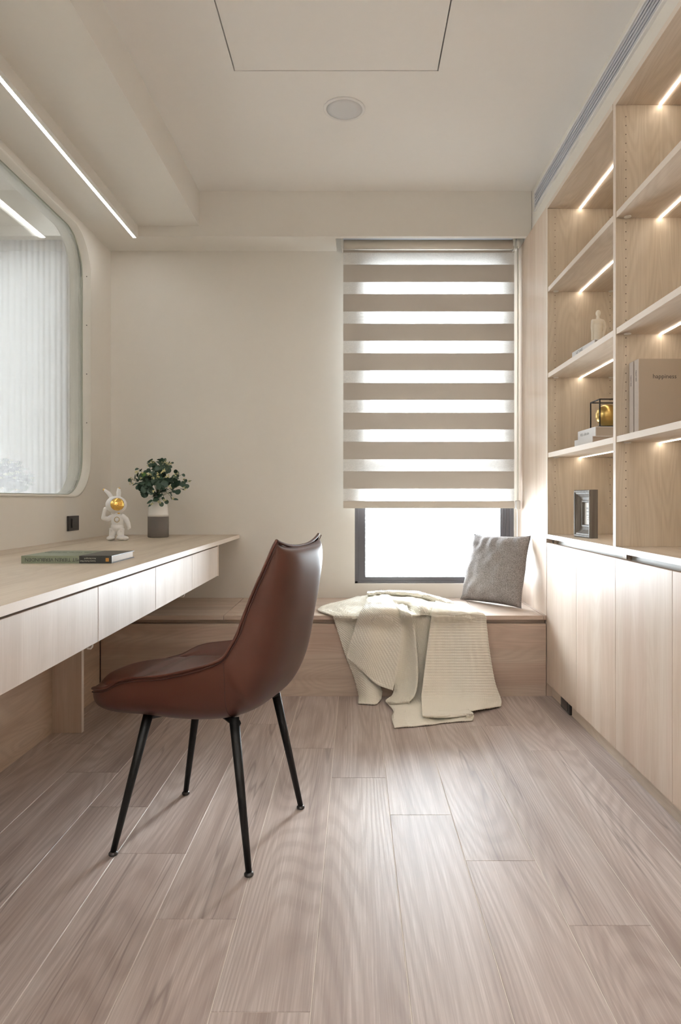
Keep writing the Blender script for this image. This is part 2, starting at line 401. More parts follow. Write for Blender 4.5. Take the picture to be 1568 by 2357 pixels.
# vent
v = thing('air_vent', 'long linear grey air-conditioning grille above the bookcase', 'air vent', (.968, 2.4, VZ0))
obj('frame', boxes([(.958, .972, VY0-.008, VY1+.008, VZ0-.007, VZ0+.003), (.958, .972, VY0-.008, VY1+.008, VZ1-.003, VZ1+.007),
                    (.958, .972, VY1, VY1+.008, VZ0+.003, VZ1-.003), (.958, .972, VY0-.008, VY0, VZ0+.003, VZ1-.003)]), WHITEM, v)
obj('backing', box(1.0, 1.028, VY0, VY1, VZ0+.001, VZ1-.001), DARKV, v)
for i in range(5):
    z = VZ0+.0135+i*.0170
    b = boxes([(.9605, .985, VY0, VY1, -.0048, .0048)], bev=.001)
    bmesh.ops.transform(b, matrix=Matrix.Translation((0, 0, z)), verts=b.verts[:])
    obj('slat', b, GREYM, v)
# soffit LED
l = thing('led_strip', 'long slim warm white light strip under the left soffit', 'led light', (-1.2245, 1.5, 2.419))
obj('channel', boxes([(-1.2345, -1.2325, -.6, 3.776, 2.4165, 2.4187), (-1.2165, -1.2145, -.6, 3.776, 2.4165, 2.4187)]), WHITEM, l)
obj('diffuser', box(-1.2325, -1.2165, -.6, 3.772, 2.4172, 2.4187), LEDC, l)

# ------------------------------------------------------------------ window in the back wall
wn = thing('window_1', 'tall dark grey framed window behind the striped blind', 'window', (.457, 4.03, WZ0))
del wn['category']; wn['kind'] = 'structure'
Y0, Y1 = YB+.022, YB+.09
obj('window_frame', boxes([(WX0, .055, Y0, Y1, WZ0+.03, WZ1), (.845, WX1, Y0, Y1, WZ0+.03, WZ1), (WX0, WX1, Y0, Y1, WZ0, WZ0+.036), (.055, .845, Y0, Y1, WZ1-.03, WZ1),
     (WX1-.022, WX1, Y0-.01, Y0, WZ0, WZ1), (.856, .862, Y0-.006, Y0, WZ0+.036, WZ1), (.875, .879, Y0-.006, Y0, WZ0+.036, WZ1),
     (WX0, WX1, Y0-.008, Y0, WZ0, WZ0+.012), (WX0, WX0+.02, Y0-.008, Y0, WZ0, WZ1)], bev=.0015), ALU, wn)
obj('sash', boxes([(.055, .085, Y0+.005, Y1-.01, 1.10, WZ1-.03), (.808, .845, Y0+.005, Y1-.01, 1.10, WZ1-.03), (.085, .808, Y0+.005, Y1-.01, 1.10, 1.215), (.085, .808, Y0+.005, Y1-.01, 2.30, WZ1-.03)], bev=.0015), ALU, wn)
obj('pane', box(.056, .844, Y0+.03, Y0+.036, WZ0+.037, 1.099), GLASS, wn)
obj('pane', box(.086, .807, Y0+.03, Y0+.036, 1.216, 2.299), GLASS, wn)
obj('window_sill', box(WX0+.0003, WX1-.0003, YB-.004, Y0, WZ0-.008, WZ0-.0005), PAINT, wn)
e = struct('wall_outside', box(7.45, 11.5, 40, 46, -30, 45), EXT)

# ------------------------------------------------------------------ zebra blind
BD = 3.90; k = BD/F
bz = lambda py: .97-(py-1150)*k
BX0, BX1 = (790.3-820)*k, (1184-820)*k
bl = thing('zebra_blind', 'beige and sheer striped roller blind lowered over the window', 'blind', ((BX0+BX1)/2, BD, .92))
tops = [(576, 581.5), (609.3, 649.1), (676.9, 717), (745, 784.4), (813, 852.6), (881.6, 920.5), (950, 988.5), (1016.8, 1057), (1084.8, 1125)]
for a, b in tops:
    bb = box(BX0, BX1, BD, BD+.0012, bz(b), bz(a)); obj('opaque_band', bb, OPAQ, bl)
sh = [(581.5, 609.3), (649.1, 676.9), (717, 745), (784.4, 813), (852.6, 881.6), (920.5, 950), (988.5, 1016.8), (1057, 1084.8), (1125, 1154)]
for a, b in sh:
    obj('sheer_band', box(BX0, BX1, BD+.0003, BD+.0009, bz(b), bz(a)), SHEER, bl)
obj('bottom_rail', box(BX0, BX1, BD-.009, BD+.010, bz(1170), bz(1153.5), bev=.003, seg=2), plain('rail cloth', (.60, .545, .48), .7), bl)
RZ = 2.416
obj('roller', cone((BX0+.004, BD-.03, RZ), (BX1-.012, BD-.03, RZ), .026, .026, 32), plain('roller cloth', (.64, .59, .52), .8), bl, True)
obj('head_rail', boxes([(BX0, BX1-.008, BD-.055, BD+.01, 2.454, 2.462), (BX0, BX1-.008, BD-.056, BD-.053, 2.446, 2.454)]), GREYM, bl)
for x in (BX0-.002, BX1-.008):
    obj('bracket', boxes([(x-.004, x+.002, BD-.06, BD+.01, 2.383, 2.463), (x-.01, x-.004, BD-.058, BD+.0, 2.40, 2.45)], bev=.0015), WHITEP, bl)
cx = BX1+.006
ch = bmesh.new(); tube([(cx, BD-.05, 2.42), (cx+.002, BD-.05, 2.0), (cx, BD-.05, 1.4), (cx, BD-.05, .95)], .0022, 6, ch)
tube([(cx+.012, BD-.02, 2.42), (cx+.012, BD-.02, 2.0), (cx+.012, BD-.02, 1.4), (cx+.012, BD-.02, .95)], .0022, 6, ch)
obj('pull_chain', ch, WHITEP, bl, True)
obj('clutch', cone((cx-.004, BD-.035, RZ+.004), (cx+.014, BD-.035, RZ+.004), .028, .026, 24), WHITEP, bl, True)
tp = boxes([(cx-.006, cx+.016, BD-.056, BD-.014, .915, .965)], bev=.004)
obj('chain_tensioner', tp, plain('clear acrylic', (.75, .73, .7), .15), bl)
obj('tension_cord', tube([(cx+.004, BD-.035, .915), (cx+.004, BD-.035, .48)], .0018, 6), WHITEP, bl)

# ------------------------------------------------------------------ left interior window
wi = thing('window_2', 'rounded interior window in the left wall', 'window', (XL, 2.3, GZ0))
del wi['category']; wi['kind'] = 'structure'
def ring(x0, x1, o, t):
    """liner: outer loop grown by o, thickness t inward"""
    bm = bmesh.new()
    lo = rrect(GY0-o, GY1+o, GZ0-o, GZ1+o, GR+o); li = rrect(GY0-o+t, GY1+o-t, GZ0-o+t, GZ1+o-t, GR+o-t); n = len(lo)
    V = [[bm.verts.new((x, y, z)) for y, z in L_] for x, L_ in ((x0, lo), (x0, li), (x1, li), (x1, lo))]
    for i in range(n):
        j = (i+1) % n
        for a in range(4): bm.faces.new((V[a][i], V[a][j], V[(a+1) % 4][j], V[(a+1) % 4][i]))
    return bm
def disc(x0, x1, s):
    bm = bmesh.new(); lo = rrect(GY0+s, GY1-s, GZ0+s, GZ1-s, GR-s); n = len(lo)
    A = [bm.verts.new((x0, y, z)) for y, z in lo]; B = [bm.verts.new((x1, y, z)) for y, z in lo]
    bm.faces.new(A); bm.faces.new(B[::-1])
    for i in range(n): bm.faces.new((A[i], A[(i+1) % n], B[(i+1) % n], B[i]))
    return bm
obj('window_frame', ring(XL+.006, XL-.108, -.0005, .012), plain('window liner white', (.80, .78, .72), .5), wi, True)
obj('stop_bead', ring(XL-.036, XL-.041, -.0125, .004), plain('glazing gasket', lin((170, 172, 158)), .6), wi)
obj('pane', disc(XL-.042, XL-.048, .0125), GREENG, wi)
for i in range(7):
    y = GY1-.0135
    z = 1.12+.2615*i if i else 1.045
    if z < 2.3:
        yy = y if i else GY1-.0135-.03
        if i: obj('screw', cone((XL-.014, yy, z), (XL-.014, yy-.001, z), .003, .003, 10), plain('screw head', lin((90, 84, 78)), .4) if 'screw head' not in MATS else MATS['screw head'], wi)
# room beyond the glass
h = thing('far_fill_lamp', 'added fill lamp brightening the room beyond the rounded interior window, out of view', 'lamp', (-2.9, 1.4, 2.72))  # extra lamp, never in view, added to lift the space behind the glass
obj('diffuser', lathe([(.25, 0), (.25, -.04), (.15, -.05), (0, -.052)], (-2.9, 1.4, 2.72), 40), emit('far fill glow', (.97, .99, 1), 26), h, True)
struct('floor_beyond', box(-4.6, XL-.11, -.5, 4.2, -.05, 0), SUB)
struct('ceiling_beyond', box(-4.6, XL-.11, -.5, 4.2, 2.72, 2.82), CEIL)
struct('wall_beyond', boxes([(-4.7, -4.6, -.5, 4.2, 0, 2.82), (-4.6, XL-.11, 4.02, 4.12, 2.35, 2.82), (-4.6, XL-.11, 4.02, 4.12, 0, .25), (-1.70, XL-.11, 4.02, 4.12, .25, 2.35), (-4.6, XL-.11, 3.86, 4.02, 2.462, 2.72)]), PAINT)
struct('wall_beyond_rear', box(-4.6, XL-.11, -.6, -.5, 0, 2.82), PAINT)
bm = bmesh.new(); n = 900; prev = None
for i in range(n+1):
    x = -4.3+(4.3-1.56)*i/n
    y = 3.92+.0045*math.sin(x*170+3*math.sin(x*7))+.002*math.sin(x*61)
    a = bm.verts.new((x, y, .03)); b = bm.verts.new((x, y, 2.4619))
    if prev: bm.faces.new((prev[0], a, b, prev[1]))
    prev = (a, b)
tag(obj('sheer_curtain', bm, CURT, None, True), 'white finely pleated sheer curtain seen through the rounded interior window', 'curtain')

# ------------------------------------------------------------------ tall panel and bookcases
XF = .94
tag(obj('side_panel', boxes([(XF, XF+.03, 3.372, YB-.002, .0, 2.417)]), VW), 'tall pale wood panel between window and bookcase', 'panel')
XB = 1.285
def bay(y0, y1, left_t, label, first):
    """bay between y0 (near) and y1 (far)"""
    t = thing('bookcase', label, 'bookcase', (1.11, (y0+y1)/2, .80), 0, None)
    T = .024
    obj('side_board', boxes([(XF, XB, y1, y1+T-.001, .8005, 2.397)]), BW, t)
    if first == 0: obj('side_board', boxes([(XF, XB, y0-T, y0, .8005, 2.397)]), BW, t)
    obj('back_board', box(XB, XB+.012, y0-(.02 if first == 0 else 0), y1+T-.001, .8005, 2.3974), BW, t)
    obj('top_board', box(XF, XB, y0-(T if first == 0 else .0), y1+T-.001, 2.3975, 2.4185), SHW, t)
    obj('edge_band', box(XF-.0012, XF, y1, y1+T-.001, .8005, 2.4185), EDGE, t)
    obj('edge_band', box(XF-.0012, XF, y0-(T if first == 0 else 0), y1-.0005, 2.3975, 2.4185), EDGE, t)
    for zb, zt in ((1.989, 2.011), (1.568, 1.590), (1.177, 1.199)):
        s_ = obj('shelf', box(XF+.004, XB-.001, y0+.001, y1-.001, zb, zt), SHW, t)
        obj('edge_band', box(XF+.0015, XF+.0035, y0+.001, y1-.001, zb, zt), EDGE, s_)
        for hx in (.976, 1.2455):
            for yy in (y1-.016, y0+.016):
                obj('shelf_support', lathe([(.0125, -.004), (.0125, -.001), (.011, -.0004)], (hx, yy, zb), 16), WHITEP, s_)
        obj('light_strip', box(1.097, 1.103, y0+.006, y1-.004, zb-.003, zb-.0003), LED, s_)
    obj('light_strip', box(1.097, 1.103, y0+.006, y1-.004, 2.394, 2.3972), LED, t)
    bm = bmesh.new(); zz = .80+.147
    for i in range(46):
        z = zz+.032*i
        if z > 2.36 or any(abs(z-q) < .02 for q in (2.0, 1.58, 1.188)): continue
        for hx in (.976, 1.2455):
            cone((hx, y1-.0001, z), (hx, y1-.0006, z), .0022, .0022, 8, bm)
            cone((hx, y0+.0001, z), (hx, y0+.0006, z), .0022, .0022, 8, bm)
    p = obj('pin_holes', bm, DARKGAP, t); p['kind'] = 'stuff'
    return t
bay(2.499, 3.356-.008+.0, 0, 'far open bookcase bay holding sculpture, gold sphere and photo frame', 1)
bay(1.611, 2.469, 0, 'near open bookcase bay holding two large taupe books', 1)
bay(.723, 1.581, 0, 'empty bookcase bay nearest the camera, outside the frame', 0)
tag(obj('countertop', box(XF, XB+.012, .70, 3.3705, .779, .7998), SHW), 'long pale wood worktop between bookcase and base cabinets', 'countertop')
# counter edge band
ce = obj('edge_band', box(XF-.0015, XF-.0002, .70, 3.3705, .779, .7998), EDGE, bpy.data.objects['countertop'])
ys = [3.3695, 2.477, 1.586, .70]
labs = ['pale wood double-door base cabinet beside the bench', 'pale wood double-door base cabinet under the two large books', 'pale wood base cabinet nearest the camera at the right edge']
for i in range(3):
    y1, y0 = ys[i], ys[i+1]
    t = thing('base_cabinet', labs[i], 'cabinet', (1.1, (y0+y1)/2, 0))
    obj('body', boxes([(.974, XB, y0+.0005, y0+.019, .066, .7785), (.974, XB, y1-.019, y1-.0005, .066, .7785), (.974, XB, y0+.019, y1-.019, .066, .084), (1.27, XB, y0+.019, y1-.019, .084, .7785),
                       (.996, 1.014, y0+.019, y1-.019, .70, .7785)]), VW, t)
    # grip channel: a curved profile behind the door tops
    bm = bmesh.new(); pr = []
    for q in range(9):
        a = math.pi/2*q/8; pr.append((.996-.022*math.sin(a), .742+.022-.022*math.cos(a)-.012))
    pr = [(.996, .7785)]+[(.995-.018*(q/8)**2, .765-.028*(q/8)) for q in range(9)]
    P0 = [bm.verts.new((x, y0+.019, z)) for x, z in pr]; P1 = [bm.verts.new((x, y1-.019, z)) for x, z in pr]
    for q in range(len(pr)-1): bm.faces.new((P0[q], P0[q+1], P1[q+1], P1[q]))
    obj('grip_channel', bm, WHITEM, t, True)
    obj('plinth', box(.9685, .985, y0, y1, 0, .066), SHW, t)
    ym = (y0+y1)/2
    if i == 0: ym = 2.918
    for a, b in ((ym, y1), (y0, ym)):
        d = obj('door', box(XF+.001, XF+.020, a+.0012, b-.0012, .0665, .758, bev=.0008), VW, t)
# plinth socket
t = thing('plinth_socket', 'black power socket low in the plinth near the bench', 'socket', (.9625, 3.125, .002))
obj('plate', box(.957, .968, 3.06, 3.192, .002, .066, bev=.0015), BLACKP, t)
obj('insert', box(.9545, .958, 3.085, 3.165, .012, .056, bev=.001), plain('socket insert', (.035, .032, .032), .25), t)

# ------------------------------------------------------------------ bench
t = thing('storage_bench', 'long low pale wood storage bench under the window', 'bench', (-.2, 3.6, 0))
obj('front_board', box(-1.2595, .9365, 3.366, 3.384, 0, .357), HW, t)
obj('back_body', boxes([(-1.4, .9365, 3.40, YB-.003, 0, .357)]), HW, t)
obj('shadow_gap', box(-1.2595, .9365, 3.396, 3.41, .3575, .3765), HW, t)
sx = [-1.425, -1.079, -.654, -.229, .196, .621, .924]
for a, b in zip(sx, sx[1:]):
    obj('lid', box(a+.0012, b-.0012, 3.3665, YB-.006, .377, .398, bev=.0008), HW, t)
obj('filler_strip', box(.9255, .9385, 3.3665, YB-.003, .377, .398), HW, t)
# low panel under the desk
tag(obj('low_wall_panel', box(XL+.001, -1.265, .2, 3.364, 0, .56), WPY), 'wood panel boxing in the wall below the desk', 'panel')

# ------------------------------------------------------------------ desk
t = thing('wall_desk', 'long floating pale wood desk with a row of drawers along the left wall', 'desk', (-1.05, 2.1, 0))
DX = -.681
obj('desktop', boxes([(-1.2925, DX, -.5, YB-.002, .7455, .766), (XL+.001, -1.2925, 3.31, YB-.002, .7455, .766)]), DESKW, t)
obj('cable_cover', box(XL+.001, -1.3015, -.5, 3.308, .7455, .7655, bev=.0006), DESKW, t)
obj('slot_shade', box(-1.3010, -1.2928, -.5, 3.307, .7455, .7625), DARKGAP, t)  # dark fill paints the shade down in the open cable slot
obj('edge_band', box(DX+.0002, DX+.0014, -.5, YB-.002, .7455, .766), EDGE, t)
obj('drawer_case', boxes([(-1.20, -.705, -.5, 3.385, .5925, .60), (-1.20, -.71, 3.373, 3.385, .60, .745), (-1.20, -.71, -.5, -.49, .60, .745), (-1.21, -1.20, -.5, 3.385, .5925, .745)]), DESKW, t)
obj('end_board', box(-1.2, -.6855, 3.378, 3.402, .5905, .7445), VW, t)
sm = [3.378, 2.851, 2.332, 1.813, 1.294, .775, .256, -.263]
for b, a in zip(sm, sm[1:]):
    d = obj('drawer_front', box(-.7045, -.6855, a+.0018, b-.0018, .5925, .7385, bev=.0008), DRW, t)
obj('shadow_gap', box(-.708, -.70, -.5, 3.376, .7385, .745), DARKGAP, t)  # dark strip, shade painted between desktop and drawer fronts
for yy in (2.857, ):
    obj('support_board', box(-1.2645, -1.143, 2.838, 2.86, 0, .5925), VW, t)
    obj('edge_band', box(-1.143, -1.1415, 2.838, 2.86, 0, .5925), EDGE, t)
for y in (1.80, 2.76):
    d = thing('cable_clip', 'small white clip under the second drawer' if y < 2 else 'small white clip under the third drawer near the bench', 'clip', (-.712, y, .5905))
    obj('hook', tube([(-.712, y, .5922), (-.712, y, .582), (-.708, y, .577), (-.700, y, .577), (-.696, y, .582), (-.696, y, .588)], .0025, 8), WHITEP, d, True)
# switch
t = thing('wall_switch', 'black rocker switch on the left wall above the desk', 'switch', (XL, 3.44, .815))
obj('plate', box(XL+.0005, XL+.011, 3.372, 3.497, .814, .8885, bev=.0015), BLACKP, t)
obj('rocker', box(XL+.011, XL+.0155, 3.404, 3.466, .829, .8745, bev=.001), plain('switch rocker', (.012, .011, .011), .3), t)

# ------------------------------------------------------------------ chair
CU = Vector((-.966, .258, 0)).normalized(); CV = Vector((-.258, -.966, 0)).normalized()
CC = Vector((-.419, 2.004, 0))
t = thing('chair', 'brown leather shell chair with tapered black legs', 'chair', CC)
cw = lambda u, v, z: CC+CU*u+CV*v+Vector((0, 0, z))
ST = [  # rim u,z,w   outer centre u,z   inner centre u,z
 (.330, .412, .06, .330, .394, .326, .418), (.326, .424, .10, .326, .378, .318, .436), (.305, .434, .143, .303, .367, .297, .446),
 (.266, .446, .180, .262, .362, .258, .452), (.218, .459, .206, .20, .361, .21, .455), (.150, .491, .222, .13, .362, .145, .450),
 (.045, .508, .233, .04, .360, .055, .445), (-.03, .526, .235, -.05, .362, -.02, .440), (-.095, .545, .232, -.13, .376, -.085, .443),
 (-.136, .563, .226, -.192, .408, -.132, .462), (-.155, .590, .220, -.230, .460, -.166, .50), (-.172, .625, .212, -.256, .53, -.192, .56),
 (-.19, .68, .203, -.274, .62, -.216, .64), (-.213, .74, .195, -.289, .70, -.238, .72), (-.238, .80, .185, -.300, .785, -.255, .79),
 (-.256, .845, .178, -.294, .829, -.268, .829), (-.265, .864, .174, -.274, .8405, -.270, .8395)]
STV = [Vector(s_) if False else s_ for s_ in ST]
def stat(tt):
    n_ = len(ST); i = min(int(tt), n_-2); f = tt-i
    out = []
    for c in range(7):
        p1, p2 = ST[i][c], ST[i+1][c]; p0 = ST[i-1][c] if i else 2*p1-p2; p3 = ST[i+2][c] if i+2 < n_ else 2*p2-p1
        out.append(.5*(2*p1+(p2-p0)*f+(2*p0-5*p1+4*p2-p3)*f*f+(3*p1-p0-3*p2+p3)*f**3))
    return out
NS, NT = 96, 40
def outer(tt, th):
    ru, rz, w_, ou, oz, iu, iz = stat(tt); c = math.cos(th); s_ = math.sin(th)
    v = w_*math.copysign(abs(c)**.55, c); f = s_**.85
    if tt > 9: v *= 1+.03*math.sin(2*th)**2
    else: v *= 1+.05*math.sin(th*2)**2*min(1, (9-tt)/3)
    return ru+(ou-ru)*f, v, rz+(oz-rz)*f
def loft(inner):
    bm = bmesh.new(); G = []
    for i in range(NS+1):
        tt = (len(ST)-1)*i/NS; ru, rz, w_, ou, oz, iu, iz = stat(tt)
        if inner: w_ -= .004; ou, oz = iu, iz
        row = []
        for j in range(NT+1):
            th = math.pi*j/NT; c = math.cos(th); s_ = math.sin(th)
            if inner:
                v = w_*c; f = 1-abs(c)**3.2
                pu = ru+(ou-ru)*f; pz = rz+(oz-rz)*f
                # cushion: soft pad and stitched creases
                pad = .015*max(0, 1-(abs(c)/.8)**4)
                cr_ = .010*math.exp(-((tt-8.9)/.35)**2)+.005*math.exp(-((tt-4.6)/.16)**2)*max(0, 1-abs(c)**4)
                k_ = .012*math.exp(-((abs(c)-.80)/.035)**2) if 3 < tt < 15 else 0
                h_ = pad-cr_-k_
                bk = min(1, max(0, (tt-7)/4)); pu += h_*bk; pz += h_*(1-bk)
            else:
                pu, v, pz = outer(tt, th)
            row.append(bm.verts.new(cw(pu, v, pz)))
        G.append(row)
    for i in range(NS):
        for j in range(NT): bm.faces.new((G[i][j], G[i][j+1], G[i+1][j+1], G[i+1][j]))
    return bm, G
bm, G = loft(False)
bm.faces.new(G[0][::-1])
def rimpts(o, dw=0, dz=0):
    pts = []
    for i in range(2, NS+1):
        ru, rz, w_, *_ = stat((len(ST)-1)*i/NS); pts.append((ru+o, w_+dw, rz+dz))
    return pts
seam = [cw(*outer(9.15-1.25*math.sin(math.pi*j/60)**.8, math.pi*j/60)) for j in range(1, 60)]
shell = obj('shell', bm, LEATHER, t, True)
bm, G = loft(True); obj('seat_pad', bm, LEATHER, t, True)
def rimloop(dw, off, n0=2):
    A = []
    for i in range(n0, NS+1):
        tt = (len(ST)-1)*i/NS; ru, rz, w_, ou, oz, iu, iz = stat(tt)
        bk = min(1, max(0, (tt-7)/4)); A.append(((ru-off*bk, w_+dw, rz-off*(1-bk))))
    left = [cw(u, v, z) for u, v, z in A]; right = [cw(u, -v, z) for u, v, z in A]
    u0, v0, z0 = A[-1]
    top = []
    for q in range(1, 24):
        c = math.cos(math.pi*q/24); s_ = math.sin(math.pi*q/24)
        u_, w_, z_ = stat(16)[0], 0, 0
        ru, rz, ww, ou, oz, iu, iz = stat(16); f = 1-abs(c)**2.4
        top.append(cw(u0+(iu-ru)*f, v0*c, z0+(oz-rz)*f))
    u1, v1, z1 = A[0]; fr = [cw(u1+.004*math.sin(math.pi*q/8), -v1*math.cos(math.pi*q/8), z1-.003) for q in range(1, 8)]
    return left+top+right[::-1]+fr
obj('piping', tube(rimloop(.001, .002), .0042, 8, closed=True), LEATHER, t, True)
obj('piping', tube(rimloop(-.004, .0135+.0), .0022, 6, closed=True), SEAMD, t, True) if False else None
pl2 = []
for i in range(3, NS):
    tt = (len(ST)-1)*i/NS; ru, rz, w_, ou, oz, iu, iz = stat(tt)
    bk = min(1, max(0, (tt-7)/4)); pl2.append((ru-.011*bk, w_+.0035, rz-.011*(1-bk)))
obj('edge_seam', tube([cw(u, v, z) for u, v, z in pl2], .0012, 6), SEAMD, t, True)
obj('edge_seam', tube([cw(u, -v, z) for u, v, z in pl2], .0012, 6), SEAMD, t, True)
sc_ = cw(-.02, 0, .5)
obj('side_seam', tube([p+(p-sc_).normalized()*.0004 for p in seam], .0011, 6), SEAMD, t, True)
obj('leg_frame', (lambda b: b)(boxes([])) if False else tube([cw(.135, .147, .372), cw(0, 0, .362), cw(-.145, -.150, .372)], .011, 8), BLACKM, t)
obj('leg_frame', tube([cw(.135, -.147, .372), cw(0, 0, .362), cw(-.145, .150, .372)], .011, 8), BLACKM, t)
for su, sv in ((1, 1), (1, -1), (-1, 1), (-1, -1)):
    top = cw(.128*su-.006, .146*sv, .384 if su > 0 else .386); ft = cw(.2*su, .1985*sv, .009)
    lg = obj('leg', cone(ft, top, .0082, .0138, 24), BLACKM, t, True)
    obj('bracket', boxes([]) if False else cone(top+Vector((0, 0, -.014)), cw(.075*su, .085*sv, .366), .010, .006, 4), BLACKM, lg)
    d = (ft-top).normalized()
    obj('glide', lathe([(.011, 0), (.0125, .002), (.0125, .006), (.009, .010), (0, .011)], (ft.x, ft.y, 0), 20), BLACKP, lg, True)

# ------------------------------------------------------------------ cushion
def cushion():
    BL, BR, TL, TR = at(1060, 1381, 3.90), at(1200, 1401, 3.575), at(1092, 1229, 3.945), at(1223, 1233, 3.665)
    t = thing('throw_cushion', 'square heathered grey cushion leaning in the window corner', 'cushion', (.76, 3.74, .398))
    n = 48; nrm = (BR-BL).cross(TL-BL).normalized()
    if nrm.y > 0: nrm = -nrm
    bm = bmesh.new(); sides = []
    for sgn in (1, -1):
        g = []
        for i in range(n+1):
            row = []
            for j in range(n+1):
                a, b = i/n, j/n; X, Y = 2*a-1, 2*b-1
                # pinched edges, pointed corners
                px = X*(1-.055*(1-X*X*0)*(1-Y**4)*abs(X)**1.5); py = Y*(1-.055*(1-X**4)*abs(Y)**1.5)
                aa, bb = (px+1)/2, (py+1)/2
                p = BL*(1-aa)*(1-bb)+BR*aa*(1-bb)+TL*(1-aa)*bb+TR*aa*bb
                th = ((1-X*X)*(1-Y*Y))**.5*(.085 if sgn > 0 else .055)
                edge = max(abs(X), abs(Y))
                wr = mn.noise(Vector((X*3.5, Y*3.5, 3+sgn)))*.010*(1-edge**6)
                wr += .006*math.sin(X*16+3*Y+2*mn.noise(Vector((X*2, Y*2, 0))))*max(0, (Y-.45))*(1-Y**8)*2
                wr += .005*math.sin(X*13-5*Y)*max(0, (-Y-.5))*(1-Y**8)*2
                p = p+nrm*sgn*(th+(wr if edge < .999 else 0))
                p.z = max(p.z, .3995+.0005*abs(sgn-1)); p.x = min(p.x, XF-.0015); p.y = min(p.y, YB-.002)
                row.append(bm.verts.new(p))
            g.append(row)
        for i in range(n):
            for j in range(n): bm.faces.new((g[i][j], g[i+1][j], g[i+1][j+1], g[i][j+1]))
        sides.append(g)
    bmesh.ops.remove_doubles(bm, verts=bm.verts[:], dist=.0002)
    obj('cover', bm, GREYC, t, True)
    g = []
    m_ = lambda a, b: BL*(1-a)*(1-b)+BR*a*(1-b)+TL*(1-a)*b+TR*a*b
    edge_pts = []
    for s_ in range(4):
        for q in range(24):
            f = q/24; X, Y = [(-1+2*f, -1), (1, -1+2*f), (1-2*f, 1), (-1, 1-2*f)][s_]
            px = X*(1-.055*(1-Y**4)*abs(X)**1.5); py = Y*(1-.055*(1-X**4)*abs(Y)**1.5)
            p = m_((px+1)/2, (py+1)/2); p.z = max(p.z, .4015); p.x = min(p.x, XF-.003); edge_pts.append(p)
    obj('piping', tube(edge_pts, .0018, 6, closed=True), GREYC, t, True)
cushion()

